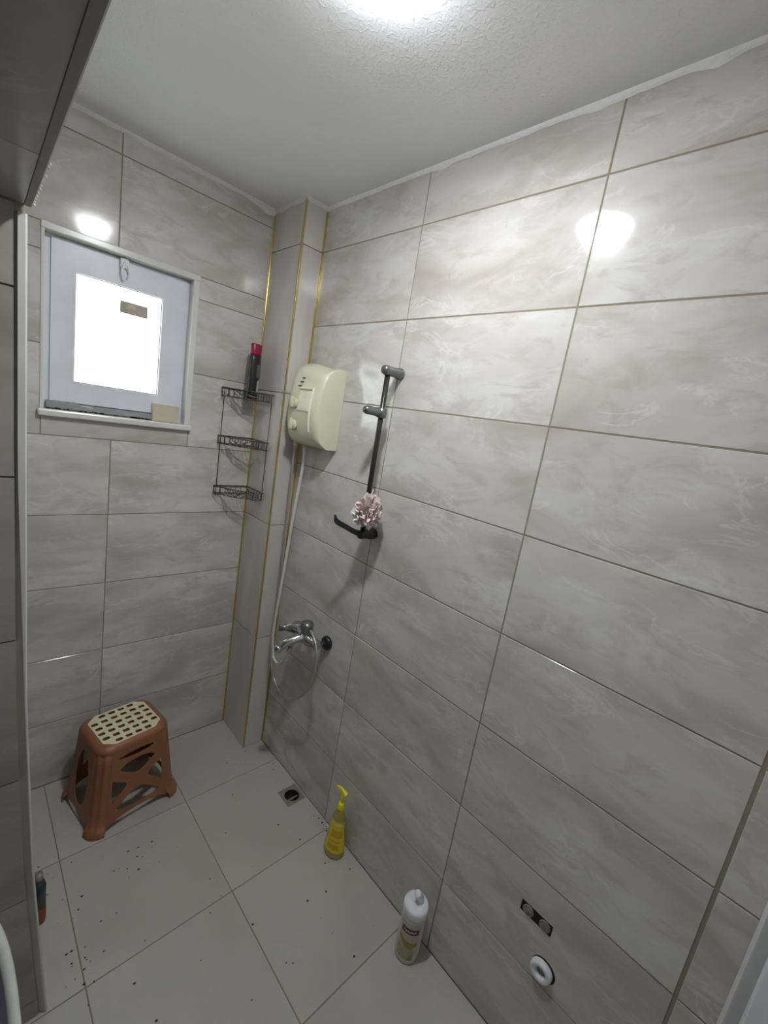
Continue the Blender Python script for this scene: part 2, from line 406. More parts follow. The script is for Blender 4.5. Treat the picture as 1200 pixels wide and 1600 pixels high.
# white edge trim: folded strip following the leaning edge
bm = bmesh.new(); rows = []
for k in range(41):
    z = .003+(SOFZ-.015-.003)*k/40; x = edge_x(z); wdt = .003+.009*min(1, max(0, (z-1.0)/.5))
    rows.append([bm.verts.new(v) for v in ((x-.019, LY+.006, z), (x-.002-wdt, LY-.004, z), (x-.003, LY-.004, z), (x, LY-.001, z), (x, LY+.022, z), (x-.003, LY+.022, z))])
for A, B in zip(rows, rows[1:]):
    for k in range(6): bm.faces.new((A[k], A[(k+1)%6], B[(k+1)%6], B[k]))
bm.faces.new(rows[0][::-1]); bm.faces.new(rows[-1])
structure(from_bm('trim_5', bm, M['edge']))
# ---------------------------------------------------------------- lowered soffit on the left
BX = lambda y: -1.0166-.0228*(LY-y)
bm = bmesh.new()
pl = [(XL-.1, YB-.1), (BX(YB)-.006, YB-.1), (BX(LY)-.006, LY+.006), (XL-.1, LY+.006)]
A = [bm.verts.new((x, y, SOFZ+.006)) for x, y in pl]; B = [bm.verts.new((x, y, CZ+.1)) for x, y in pl]
for k in range(4): bm.faces.new((A[k], A[(k+1)%4], B[(k+1)%4], B[k]))
bm.faces.new(A[::-1]); bm.faces.new(B)
sof = structure(from_bm('ceiling_lower', bm, M['grout']))
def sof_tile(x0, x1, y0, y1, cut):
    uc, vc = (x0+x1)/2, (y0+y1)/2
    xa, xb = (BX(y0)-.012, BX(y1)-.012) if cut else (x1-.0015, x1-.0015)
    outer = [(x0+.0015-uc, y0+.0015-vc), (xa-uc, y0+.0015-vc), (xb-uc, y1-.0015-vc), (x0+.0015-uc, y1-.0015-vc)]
    o = plate('tile', M['tile_shaded'], outer, [], TT, lambda x, y, z: Vector((x, y, z+TT/2)), sof); o.location = (uc, vc, SOFZ)
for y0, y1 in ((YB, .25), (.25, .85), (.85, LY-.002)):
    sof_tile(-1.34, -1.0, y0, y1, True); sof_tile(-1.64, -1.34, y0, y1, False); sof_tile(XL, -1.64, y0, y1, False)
bm = bmesh.new(); rows = []
for y in (YB, LY-.002):
    x = BX(y); rows.append([bm.verts.new(v) for v in ((x-.014, y, SOFZ+.003), (x-.012, y, SOFZ-.0015), (x-.002, y, SOFZ-.0015), (x, y, SOFZ+.001), (x, y, SOFZ+.02), (x-.014, y, SOFZ+.02))])
for k in range(6): bm.faces.new((rows[0][k], rows[0][(k+1)%6], rows[1][(k+1)%6], rows[1][k]))
bm.faces.new(rows[0][::-1]); bm.faces.new(rows[1])
structure(from_bm('trim_6', bm, M['soffit_edge']))
# small highlights modelled as white lumps along the far end of the soffit edge
bm = bmesh.new()
for k in range(14):
    t = k/13; y = .86+.24*t+random.uniform(-.01,.01); x = BX(y)+.001
    add_tube(bm, [(x+random.uniform(-.001,.001), y, SOFZ+.002), (x+random.uniform(0,.002), y+.011, SOFZ+.003)], random.uniform(.0006,.0018), 5)
structure(from_bm('trim_7', bm, M['caulk']))

# ---------------------------------------------------------------- ceiling, back and outer walls
structure(box('ceiling', M['ceiling'], -1.1, .1, YB-.1, WY+.1, CZ, CZ+.1))
DX0, DX1 = -.90, -.08
structure(box('wall_back', M['back_wall'], XL-.1, .1, YB-.15, YB-.0, -.1, CZ+.1))
structure(box('wall_side', M['back_wall'], XL-.1, XL, YB-.1, LY+.02, -.1, SOFZ+.05))
# door frame against the right wall: stepped white profile
dr = structure(empty('door_1', (-.45, YB, 0)))
def dbox(name, m, *a_, bev=.002):
    o = box(name, m, *a_, bev=bev); o.parent = dr; o.matrix_parent_inverse = Matrix.Translation((.45, -YB, 0)); return o
dbox('door_frame', M['door'], -.083, -.001, -.118, YB, .001, 2.10)
dbox('gasket', M['door_shade'], -.0845, -.07, -.136, -.117, .001, 2.10, bev=.001)
dbox('door_frame', M['door'], -.103, -.07, YB, -.135, .001, 2.10, bev=.003)
dbox('door_frame', M['door'], -.98, -.90, YB, -.125, .001, 2.10)
dbox('door_frame', M['door'], -.98, -.001, YB, -.125, 2.10, 2.17)
dbox('door_leaf', M['door'], -.899, -.101, YB, -.165, .006, 2.098, bev=.003)

# ---------------------------------------------------------------- floor
FX = [XL-.02, -1.777, -1.3325, -.888, -.4445, 0.0]
FY = [YB, .197, .6535, 1.110, 1.5665, WY]
fl = structure(empty('floor'))
DH = rect(-.100, -.006, 1.292, 1.386)
o = plate('floor_bed', M['grout_floor'], rect(XL-.1, .0, YB-.1, WY+.05), [DH], .10, lambda x, y, z: Vector((x, y, z-.0515)), fl)
for i in range(5):
    for j in range(5):
        x0, x1, y0, y1 = FX[i], FX[i+1], FY[j], FY[j+1]
        if i == 4 and j == 3:
            uc, vc = (x0+x1)/2, (y0+y1)/2
            o = plate('tile', M['tile_floor'], rect(x0+.0015-uc, x1-.001-uc, y0+.0015-vc, y1-.0015-vc), [[(a_-uc, b_-vc) for a_, b_ in DH]], TT, lambda x, y, z: Vector((x, y, z-TT/2)), fl)
            o.location = (uc, vc, 0); continue
        tile('floor', x0, x1, y0, y1, 0, M['tile_floor'], fl, .003, .0006)
# ---------------------------------------------------------------- caulk beads at the ceiling
def bead(name, m, p0, p1, out, w0, amp, seed, blobs=()):
    p0, p1, out = Vector(p0), Vector(p1), Vector(out); n = 90; bm = bmesh.new(); rows = []
    Ln = (p1-p0).length
    for k in range(n+1):
        t = k/n; p = p0.lerp(p1, t)
        wd = w0+amp*noise.noise(Vector((t*Ln*14, seed, 0)))+amp*.6*noise.noise(Vector((t*Ln*45, seed, 5)))
        for bt, bw, bh in blobs: wd += bh*math.exp(-((t*Ln-bt)/bw)**2)
        wd = max(.003, wd)
        rows.append([bm.verts.new(p+out*.0), bm.verts.new(p+out*.006), bm.verts.new(p+out*.004+Vector((0,0,-wd*.6))), bm.verts.new(p+Vector((0,0,-wd)))])
    for A, B in zip(rows, rows[1:]):
        for k in range(4): bm.faces.new((A[k], A[(k+1)%4], B[(k+1)%4], B[k]))
    bm.faces.new(rows[0]); bm.faces.new(rows[-1][::-1])
    return structure(from_bm(name, bm, m, smooth=False))
bead('trim_8', M['caulk'], (-.0005, COLY, CZ), (-.0005, YB, CZ), (-1,0,0), .013, .004, 1.3, ((1.345, .025, .009), (1.10, .02, .007), (.62, .02, .006)))
bead('trim_9', M['caulk_dirty'], (-1.02, WY-.0005, CZ), (COLX, WY-.0005, CZ), (0,-1,0), .014, .005, 4.1, ((.88, .05, .02),))
bead('trim_10', M['caulk_dirty'], (COLX-.0005, WY, CZ), (COLX-.0005, COLY, CZ), (-1,0,0), .018, .006, 7.7)
bead('trim_11', M['caulk_dirty'], (COLX, COLY-.0005, CZ), (0, COLY-.0005, CZ), (0,-1,0), .016, .006, 9.1)

# ---------------------------------------------------------------- window
win = structure(empty('window_1', (-.66, WY, 1.87)))
WI = Matrix.Translation((.66, -WY, -1.87))
def wpart(o, p=None):
    o.parent = p or win
    if p is None: o.matrix_parent_inverse = WI
    return o
D0 = WY+.055
# marble surround strips
wpart(box('surround_strip', M['marble'], WINX0-.004, WINX1+.004, WY-.007, D0, WINZ1-.020, WINZ1+.002, .003))
wpart(box('surround_strip', M['marble'], WINX1-.020, WINX1+.003, WY-.006, D0, WINZ0+.02, WINZ1-.019, .003))
wpart(box('surround_strip', M['marble'], WINX0-.003, WINX0+.007, WY-.004, D0, WINZ0+.02, WINZ1-.019, .002))
wpart(box('window_sill', M['marble'], WINX0-.010, WINX1+.006, WY-.022, D0, WINZ0, WINZ0+.024, .005))
# fixed frame
fx0, fx1, fz0, fz1 = WINX0+.007, WINX1-.020, WINZ0+.024, WINZ1-.020
fo = [(fx0,fz0),(fx1,fz0),(fx1,fz1),(fx0,fz1)]
wpart(plate('window_frame', M['pvc'], fo, [rect(fx0+.03, fx1-.03, fz0+.03, fz1-.03)], .045, lambda x, y, z: Vector((x, D0+.012+z, y))))
# sash: wide mitred profile around the glass
sx0, sx1, sz0, sz1 = fx0+.022, fx1-.012, fz0+.030, fz1-.006
gx0, gx1, gz0, gz1 = -.812, -.527, 1.690, 2.066
ys = D0-.020
def mitre(name, m, O, I, y0, y1, bev=.002):
    (ox0, ox1, oz0, oz1), (ix0, ix1, iz0, iz1) = O, I
    quads = [((ox0,oz0),(ox1,oz0),(ix1,iz0),(ix0,iz0)), ((ox1,oz0),(ox1,oz1),(ix1,iz1),(ix1,iz0)), ((ox1,oz1),(ox0,oz1),(ix0,iz1),(ix1,iz1)), ((ox0,oz1),(ox0,oz0),(ix0,iz0),(ix0,iz1))]
    for q_ in quads:
        bm = bmesh.new(); A = [bm.verts.new((x, y0, z)) for x, z in q_]; B = [bm.verts.new((x, y1, z)) for x, z in q_]
        for k in range(4): bm.faces.new((A[k], A[(k+1)%4], B[(k+1)%4], B[k]))
        bm.faces.new(A); bm.faces.new(B[::-1]); bmesh.ops.recalc_face_normals(bm, faces=bm.faces)
        wpart(from_bm(name, bm, m))
mitre('sash_rail', M['pvc'], (sx0, sx1, sz0, sz1), (gx0-.008, gx1+.008, gz0-.008, gz1+.008), ys, ys+.03)
mitre('glazing_bead', M['pvc_white'], (gx0-.008, gx1+.010, gz0-.010, gz1+.010), (gx0, gx1, gz0, gz1), ys-.001, ys+.012)
mitre('gasket', M['dark_gasket'], (gx0, gx1, gz0, gz1), (gx0+.002, gx1-.002, gz0+.002, gz1-.002), ys+.009, ys+.012)
gp = wpart(box('window_pane', M['pane'], gx0-.003, gx1+.003, ys+.011, ys+.0135, gz0-.003, gz1+.003))
s_ = box('sticker', M['brown_sticker'], -.672, -.577, ys+.0098, ys+.0106, 1.975, 2.018); wpart(s_, gp)
wpart(box('sticker_print', M['olive_sticker'], -.668, -.650, ys+.0090, ys+.0099, 1.981, 2.014), gp); wpart(box('sticker_print', M['beige'], -.645, -.62, ys+.0090, ys+.0099, 1.995, 2.012), gp)
# latch hanging from the top of the opening
lt = wpart(box('latch', M['pvc_white'], -.682, -.654, ys-.016, ys-.001, sz1-.030, sz1+.004, .003))
wpart(tube('latch_lever', M['pvc_white'], catmull([(-.668, ys-.017, sz1-.010), (-.677, ys-.020, sz1-.045), (-.668, ys-.020, sz1-.072)], 6), .0045), lt)
wpart(tube('latch_lever', M['pvc_white'], catmull([(-.660, ys-.017, sz1-.020), (-.652, ys-.018, sz1-.045), (-.657, ys-.018, sz1-.062)], 6), .003), lt)
# torn sealant along the bottom of the sash
bm = bmesh.new(); top = []; bot = []
N = 40
for k in range(N+1):
    x = fx0+.012+(.36)*k/N
    h_ = (.026 if k < 12 else .014 if k < 17 else .022)+.004*noise.noise(Vector((k*.5, 1, 2)))
    z_ = fz0+.004
    top.append([bm.verts.new((x, ys-.006, z_+h_)), bm.verts.new((x, ys+.004, z_+h_))]); bot.append([bm.verts.new((x, ys-.008, z_)), bm.verts.new((x, ys+.004, z_))])
for k in range(N):
    bm.faces.new((top[k][0], top[k+1][0], bot[k+1][0], bot[k][0])); bm.faces.new((top[k][0], top[k][1], top[k+1][1], top[k+1][0])); bm.faces.new((top[k][1], bot[k][1], bot[k+1][1], top[k+1][1]))
wpart(from_bm('sealant', bm, M['sealant']))
bm = bmesh.new()
for k in range(46):
    x = random.uniform(fx0+.01, -.56) if k < 30 else random.gauss(-.60, .014)
    add_box(bm, x, x+random.uniform(.003,.010), ys-.014, ys-.009, fz0+.0002, fz0+random.uniform(.003,.007))
o = wpart(from_bm('grime', bm, M['dirt'])); 
o = box('foam_block', M['beige'], -.548, -.447, WY+.004, ys-.001, WINZ0+.0242, WINZ0+.098, .004)
tag(o, 'small square beige block standing on the window sill at its right end', 'block')

# ---------------------------------------------------------------- ceiling lamp
LX, LYY = -.560, .791
lm = empty('ceiling_lamp', (LX, LYY, CZ)); lm.scale = (1.04, 1.04, .9); tag(lm, 'round white flush ceiling lamp glowing in the middle of the ceiling', 'lamp')
lathe('lamp_base', M['white_paint'], [(.082,0),(.090,-.003),(.091,-.010),(.087,-.013),(.079,-.013)], lm, seg=48)
def glow():
    m = bpy.data.materials.new('lamp_glass'); m.use_nodes = True; nt = m.node_tree; p = nt.nodes['Principled BSDF']
    p.inputs['Base Color'].default_value = (.85,.85,.83,1); p.inputs['Roughness'].default_value = .25
    tc = nt.nodes.new('ShaderNodeTexCoord'); sp = nt.nodes.new('ShaderNodeSeparateXYZ'); nt.links.new(tc.outputs['Object'], sp.inputs[0])
    x2 = nt.nodes.new('ShaderNodeMath'); x2.operation='MULTIPLY'; nt.links.new(sp.outputs[0], x2.inputs[0]); nt.links.new(sp.outputs[0], x2.inputs[1])
    y2 = nt.nodes.new('ShaderNodeMath'); y2.operation='MULTIPLY_ADD'; nt.links.new(sp.outputs[1], y2.inputs[0]); nt.links.new(sp.outputs[1], y2.inputs[1]); nt.links.new(x2.outputs[0], y2.inputs[2])
    sq = nt.nodes.new('ShaderNodeMath'); sq.operation='SQRT'; nt.links.new(y2.outputs[0], sq.inputs[0])
    mr = nt.nodes.new('ShaderNodeFloatCurve'); dv = nt.nodes.new('ShaderNodeMath'); dv.operation='DIVIDE'; dv.inputs[1].default_value=.09; nt.links.new(sq.outputs[0], dv.inputs[0])
    cv = mr.mapping.curves[0]; K = LAMP_CORE
    for i_, (u_, v_) in enumerate([(0,1),(.36,1),(.62,LAMP_RIM/K),(.82,LAMP_RIM/K),(.92,LAMP_SIDE/K),(1,LAMP_SIDE/K)]):
        if i_ in (0,): cv.points[0].location = (u_, v_)
        elif i_ == 5: cv.points[-1].location = (u_, v_)
        else: cv.points.new(u_, v_)
    mr.mapping.update(); nt.links.new(dv.outputs[0], mr.inputs['Value'])
    ml = nt.nodes.new('ShaderNodeMath'); ml.operation='MULTIPLY'; ml.inputs[1].default_value = K; nt.links.new(mr.outputs[0], ml.inputs[0]); mr = ml
    nt.links.new(mr.outputs[0], p.inputs['Emission Strength']); p.inputs['Emission Color'].default_value = (.93,.965,1.0,1)
    return m
lathe('lamp_shade', glow(), [(.0820,-.010),(.0838,-.018),(.0838,-.028),(.0815,-.039),(.0755,-.048),(.064,-.056),(.046,-.062),(.024,-.065),(.008,-.066),(0,-.066)], lm, seg=48)

# ---------------------------------------------------------------- instant water heater
hw = empty('water_heater', (0, 1.565, 1.60)); tag(hw, 'yellowed cream electric water heater with two knobs on tiled wall beside column', 'water heater')
def build_heater():
    y0, y1, z0, z1 = 1.438-1.565, 1.700-1.565, -.015, .305
    prof = []      # (depth, z) of the front from bottom to top
    n = 20
    for k in range(n+1):
        t = k/n; z = z0+(z1-z0)*t
        dd = .088+.036*math.sin(PI*min(1, max(0, t))**.85)
        if t < .10: dd -= .030*(1-t/.10)**2
        if t > .86: dd -= .045*((t-.86)/.14)**2
        prof.append((dd, z))
    m_ = 18; bm = bmesh.new(); grid = []
    for j in range(m_+1):
        s = j/m_; y = y0+(y1-y0)*s
        e = min(s, 1-s)*(y1-y0)
        k_ = 1.0
        r_far = .075; r_near = .012
        dfar = (y1-y)
        fac = 1.0
        if dfar < r_far: fac = .42+.58*math.sqrt(max(0, 1-((r_far-dfar)/r_far)**2))
        dn = y-y0
        if dn < .02: fac *= .90+.10*math.sqrt(max(0, 1-((.02-dn)/.02)**2))
        # front is flatter at the near side, bulging toward the middle
        row = []
        for dd, z in prof:
            d2 = dd*fac
            zz = z
            if dfar < .05:   # round off top/bottom corners on the far side
                kk = 1-math.sqrt(max(0, 1-((.05-dfar)/.05)**2)); zc = (z0+z1)/2; zz = zc+(z-zc)*(1-.13*kk)
            ff = min(1, max(0, (s-.15)/.45)); zz += (.020*ff)*max(0, (z-z0)/(z1-z0)*2-1)
            row.append(bm.verts.new((-d2, y, zz)))
        grid.append(row)
    for A, B in zip(grid, grid[1:]):
        for k in range(n): bm.faces.new((A[k], B[k], B[k+1], A[k+1]))
    backs = [[bm.verts.new((-.001, v.co.y, v.co.z)) for v in (row[0], row[-1])] for row in grid]
    for j in range(m_):
        bm.faces.new((grid[j][0], backs[j][0], backs[j+1][0], grid[j+1][0]))
        bm.faces.new((grid[j][-1], grid[j+1][-1], backs[j+1][1], backs[j][1]))
    bm.faces.new([backs[0][0]]+grid[0]+[backs[0][1]]); bm.faces.new(([backs[-1][0]]+grid[-1]+[backs[-1][1]])[::-1])
    bmesh.ops.recalc_face_normals(bm, faces=bm.faces)
    o = from_bm('casing', bm, M['cream'], hw)
    for p in o.data.polygons: p.use_smooth = len(p.vertices) == 4 and abs(p.normal.x) > .25
    # raised control panel
    def fd(z):
        t = (z-z0)/(z1-z0); dd = .088+.036*math.sin(PI*t**.85)
        if t > .86: dd -= .045*((t-.86)/.14)**2
        if t < .10: dd -= .030*(1-t/.10)**2
        return dd
    def strip(name, m, ya, yb, za, zb, out, skew=0):
        bm = bmesh.new(); rows = []
        for k in range(13):
            z = za+(zb-za)*k/12; d = fd(z)
            sh = skew*math.sin(PI*k/12)
            rows.append([bm.verts.new((-d+.002, ya+sh, z)), bm.verts.new((-d-out, ya+sh+.003, z)), bm.verts.new((-d-out, yb+sh-.003, z)), bm.verts.new((-d+.002, yb+sh, z))])
        for A, B in zip(rows, rows[1:]):
            for k in range(4): bm.faces.new((A[k], A[(k+1)%4], B[(k+1)%4], B[k]))
        bm.faces.new(rows[0][::-1]); bm.faces.new(rows[-1]); return from_bm(name, bm, m, hw)
    strip('control_panel', M['cream_light'], -.075, .012, .125, .205, .0035)
    strip('panel_ridge', M['cream_light'], -.083, -.075, .045, .215, .008, -.004)
    strip('panel_ridge', M['cream_light'], -.083, .020, .212, .220, .007)
    for kz, ky in ((.150, .030), (.062, .030)):
        kn = lathe('knob', M['cream_dark'], [(.0,0),(.022,0),(.021,.010),(.017,.015),(.0,.016)], hw, axis_mtx((-fd(kz)+.002, ky, kz), (-1,0,.05)), 28)
        d = fd(kz)+.012
        bm = bmesh.new()
        for s in (-1, 1):
            pass
        pts = [(0, .030), (-.008, .004), (-.006, -.018), (.006, -.018), (.008, .004)]
        A = [bm.verts.new((-d, ky+a_, kz+b_)) for a_, b_ in pts]; B = [bm.verts.new((-d-.012, ky+a_*.55, kz+b_*.8)) for a_, b_ in pts]
        for k in range(5): bm.faces.new((A[k], A[(k+1)%5], B[(k+1)%5], B[k]))
        bm.faces.new(B); bm.faces.new(A[::-1])
        g = from_bm('grip', bm, M['cream_dark'], kn)
    for k in range(3):
        z = .220+.017*k; box_ = bmesh.new(); add_box(box_, -fd(z)-.0062, -fd(z)+.003, .012-.004*k, .030-.004*k, z, z+.0045)
        from_bm('indicator_slot', box_, M['black'], hw)
build_heater()
# inlet stubs under the heater and the two hoses
def hz(l): return catmull(l, 8)
for (hx, hy) in ((-.045, 1.605), (-.050, 1.668)):
    lathe('inlet_stub', M['cream_dark'], [(.011,-.03),(.011,.012)], hw, Matrix.Translation((hx, hy-1.565, 0.0)), 16)
pw = hz([(-.045,1.605,1.572), (-.040,1.606,1.50), (-.042,1.618,1.35), (-.044,1.632,1.18), (-.046,1.645,.96), (-.050,1.655,.78), (-.050,1.660,.66), (-.050,1.640,.555), (-.06,1.575,.545), (-.085,1.52,.585), (-.11,1.465,.635), (-.120,1.43,.665), (-.120,1.415,.715)])
bm = bmesh.new(); add_tube(bm, pw, .0068, 10)
o = from_bm('water_hose', bm, M['hose_white'], smooth=True); tag(o, 'white ribbed hose from the heater down to the tap spout underside', 'hose')
pg = hz([(-.050,1.668,1.572), (-.050,1.672,1.48), (-.045,1.675,1.2), (-.043,1.675,.95), (-.046,1.672,.75), (-.055,1.655,.60), (-.065,1.60,.485), (-.07,1.52,.44), (-.075,1.43,.455), (-.085,1.33,.535), (-.095,1.265,.635), (-.100,1.245,.730), (-.098,1.262,.800), (-.090,1.300,.832), (-.080,1.335,.836)])
bm = bmesh.new(); add_tube(bm, pg, .0058, 10)
o = from_bm('shower_hose', bm, M['hose_grey'], smooth=True); tag(o, 'grey metal shower hose hanging in a loop around the tap', 'hose')

# ---------------------------------------------------------------- mixer tap
mx = empty('mixer_tap', (0, 1.385, .78)); tag(mx, 'chrome mixer tap with long spout on the lower right wall', 'tap')
def rel(p): return (p[0], p[1]-1.385, p[2]-.78)
for yy, nm in ((1.31, M['black']), (1.46, M['gun'])):
    fo_ = lathe('flange', nm, [(.031,0),(.031,.008),(.026,.016),(.018,.018)], mx, axis_mtx(rel((-.0005, yy, .775)), (-1,0,0)), 32)
    tube('inlet_arm', M['gun'], [rel((-.015,yy,.775)), rel((-.045,yy,.778)), rel((-.066,yy,.785))], .013, mx, 14)
lathe('tap_body', M['chrome'], [(.0,0),(.017,0),(.023,.004),(.023,.03),(.029,.06),(.029,.13),(.023,.16),(.023,.186),(.017,.19),(0,.19)], mx, axis_mtx(rel((-.068,1.29,.785)), (0,1,0)), 28)
lathe('cartridge', M['gun'], [(.022,0),(.025,.015),(.028,.05),(.025,.062),(.0,.066)], mx, axis_mtx(rel((-.070,1.372,.795)), (-.1,0,1)), 28)
lv = tube('lever', M['chrome'], catmull([rel((-.082,1.372,.850)), rel((-.115,1.372,.868)), rel((-.150,1.372,.878))], 6), .0042, mx, 8)
lv2 = tube('lever', M['chrome'], catmull([rel((-.100,1.388,.842)), rel((-.130,1.40,.846)), rel((-.155,1.408,.842))], 6), .004, mx, 8)
tube('spout', M['chrome'], catmull([rel((-.072,1.365,.782)), rel((-.095,1.372,.792)), rel((-.125,1.380,.786)), rel((-.160,1.392,.772)), rel((-.182,1.400,.752))], 8), lambda t: .022-.005*t, mx, 18)
lathe('aerator', M['chrome'], [(.0,0),(.0185,0),(.0185,.018),(.015,.024),(0,.024)], mx, axis_mtx(rel((-.180,1.400,.762)), (-.35,.1,-1)), 24)
tube('handset_rest', M['gun'], [rel((-.09,1.43,.796)), rel((-.125,1.455,.806)), rel((-.150,1.468,.806))], lambda t: .012+.004*t, mx, 14)
lathe('hose_nut', M['chrome'], [(.009,0),(.011,.002),(.011,.02),(.009,.022)], mx, axis_mtx(rel((-.120,1.415,.712)), (0,-.2,1)), 12)
tube('outlet_pipe', M['chrome'], [rel((-.120,1.411,.732)), rel((-.110,1.400,.775))], .009, mx, 12)

# ---------------------------------------------------------------- shower rail
sr = empty('shower_rail', (0, 1.137, 1.62)); tag(sr, 'black shower riser rail with gunmetal brackets on right wall', 'shower rail')
def rl(p): return (p[0], p[1]-1.137, p[2]-1.62)
bx = -.062
tube('rail_bar', M['black_bar'], [rl((bx,1.137,1.330)), rl((bx,1.137,1.62)), rl((bx,1.137,1.905))], .0095, sr, 16)
lathe('bracket', M['gun'], [(0,-.0004),(.020,0),(.021,.006),(.017,.022),(.016,.055),(.0175,.072),(.014,.083),(0,.086)], sr, axis_mtx(rl((-.001,1.137,1.905)), (-1,0,0)), 32)
hd = lathe('slider', M['gun'], [(0,0),(.013,0),(.0165,.005),(.0165,.03),(.0145,.05),(.015,.078),(.011,.088),(0,.09)], sr, axis_mtx(rl((-.044,1.140,1.762)), (-1,.12,.02)), 32)
lathe('clamp_ring', M['gun'], [(.011,-.018),(.0175,-.016),(.0175,.016),(.011,.018)], sr, Matrix.Translation(rl((bx,1.137,1.762))), 28)
lathe('bracket', M['black'], [(0,0),(.019,0),(.021,.004),(.021,.020),(.016,.05),(.017,.070),(.013,.078),(0,.08)], sr, axis_mtx(rl((-.001,1.137,1.318)), (-1,0,0)), 28)
# hooked soap holder arm
bm = bmesh.new(); pts = catmull([rl((-.066,1.137,1.322)), rl((-.090,1.150,1.326)), rl((-.118,1.165,1.340)), rl((-.148,1.185,1.356)), rl((-.158,1.19,1.372))], 6)
rows = []
for i, p in enumerate(pts):
    hw_ = .005; th = .0105
    rows.append([bm.verts.new(Vector(p)+Vector(v)) for v in ((0,-hw_,-th),(0,hw_,-th),(0,hw_,th),(0,-hw_,th))])
for A, B in zip(rows, rows[1:]):
    for k in range(4): bm.faces.new((A[k], A[(k+1)%4], B[(k+1)%4], B[k]))
bm.faces.new(rows[0][::-1]); bm.faces.new(rows[-1])
from_bm('hook_arm', bm, M['black'], sr)

# ---------------------------------------------------------------- mesh bath sponge on the rail
def ruffle(name, m, cnt, R0, seed, parent):
    rnd = random.Random(seed); bm = bmesh.new()
    for _ in range(cnt):
        ax = Vector((rnd.gauss(0,1), rnd.gauss(0,1), rnd.gauss(0,1))).normalized()
        u = ax.orthogonal().normalized(); v = ax.cross(u); n = 36; off = rnd.uniform(-.5,.5); wv = rnd.randint(4,7); ph = rnd.uniform(0,6)
        arc = rnd.uniform(2.4, 5.2); st = rnd.uniform(0, 6); prev = None
        for k in range(n+1):
            t = st+arc*k/n; rr = R0*(.82+.20*math.sin(wv*t+ph)+.06*math.sin(11*t))
            side = ax*(R0*off+R0*.16*math.sin(wv*1.7*t+ph))
            pin = (u*math.cos(t)+v*math.sin(t))*(rr*.45)+side*.5
            pout = (u*math.cos(t)+v*math.sin(t))*rr+side
            pmid = (pin+pout)*.5+ax*(R0*.10*math.sin(9*t))
            cur = [bm.verts.new((q_.x, q_.y, q_.z*1.25)) for q_ in (pin, pmid, pout)]
            if prev:
                bm.faces.new((prev[0], prev[1], cur[1], cur[0])); bm.faces.new((prev[1], prev[2], cur[2], cur[1]))
            prev = cur
    return from_bm(name, bm, m, parent, smooth=True, norm=False)
sp = empty('bath_sponge', (-.078, 1.103, 1.417)); tag(sp, 'crumpled pink and white mesh bath sponge hanging on the black rail', 'sponge')
ruffle('sponge_netting', M['pouf'], 34, .049, 3, sp)
o = ruffle('sponge_netting', M['pouf_white'], 12, .036, 5, sp); o.location = (-.014, .022, -.016); o['label'] = 'white netting'
bm = bmesh.new(); bmesh.ops.create_icosphere(bm, subdivisions=3, radius=.028)
for v in bm.verts: v.co *= 1+.25*noise.noise(v.co*60)
o = from_bm('sponge_core', bm, M['pouf'], sp, smooth=True)
tube('hanging_cord', M['pouf_white'], catmull([(0,.0,.03), (.016,.018,.058), (.028,.025,.072), (.018,.034,.060), (-.004,.01,.03)], 6), .0012, sp, 6)

# ---------------------------------------------------------------- corner wire rack
rk = empty('corner_shelf', (COLX, WY, 1.50)); tag(rk, 'three-tier black wire corner rack between window wall and column', 'shelf')
RW = .172
def rk_w(bm, pts, r=.0019, seg=6, closed=False): add_tube(bm, [(p[0], p[1], p[2]) for p in pts], r, seg, closed)
cL, cR, cC = Vector((-RW, -.006, 0)), Vector((-.008, -RW, 0)), Vector((-.008, -.006, 0))
fb = Vector((-.112, -.108, 0))
def tier(z):
    t = empty('tier', (0,0,z)); t.parent = rk
    bm = bmesh.new()
    # front is a shallow bow
    front = [cL+Vector((0,-.008,0))]+[p for p in catmull([cL+Vector((0,-.02,0)), cL.lerp(cR,.25)+Vector((-.012,-.012,0)), fb, cL.lerp(cR,.75)+Vector((-.012,-.012,0)), cR+Vector((-.02,0,0))], 6)]+[cR+Vector((-.008,0,0))]
    for zz, r in ((.034, .0026), (0, .0019)):
        loop = [p+Vector((0,0,zz)) for p in [cC, cL]+front+[cR]]
        rk_w(bm, loop, r, 6, True)
    o = from_bm('rim', bm, M['wire'], t, smooth=True)
    def one(nm, pts, r):
        bm = bmesh.new(); rk_w(bm, pts, r); from_bm(nm, bm, M['wire'], t, smooth=True)
    for k in range(1, 9):      # base wires
        s = k/9; x = -.008-(RW-.008)*s; yl = -RW*(1-s)-.035*math.sin(PI*s)
        one('base_wire', [(x, -.006, 0), (x, yl, 0)], .0015)
    for k in range(1, 6):
        x = -.01-.155*k/6; one('upright_wire', [(x,-.006,0),(x,-.006,.034)], .0014)
        y = -.01-.155*k/6; one('upright_wire', [(-.008,y,0),(-.008,y,.034)], .0014)
    for i in (0, 2, 5, 21, 24, 26):
        p = front[min(i, len(front)-1)]; one('upright_wire', [p, p+Vector((0,0,.034))], .0016)
    bm = bmesh.new()      # scroll heart in the bowed front
    d = (cR-cL).normalized(); o0 = fb+Vector((-.002,-.002,0))
    for s in (-1, 1):
        pts = [(0,.003),(s*.018,.014),(s*.034,.026),(s*.028,.034),(s*.014,.032),(s*.006,.022),(s*.014,.016),(s*.020,.022)]
        rk_w(bm, catmull([o0+d*a_+Vector((0,0,b_)) for a_, b_ in pts], 5), .0020)
        pts = [(s*.030,.004),(s*.045,.012),(s*.052,.026),(s*.044,.031),(s*.038,.022)]
        rk_w(bm, catmull([o0+d*a_+Vector((abs(a_)*.2,abs(a_)*.2,b_)) for a_, b_ in pts], 5), .0018)
    from_bm('scroll', bm, M['wire'], t, smooth=True)
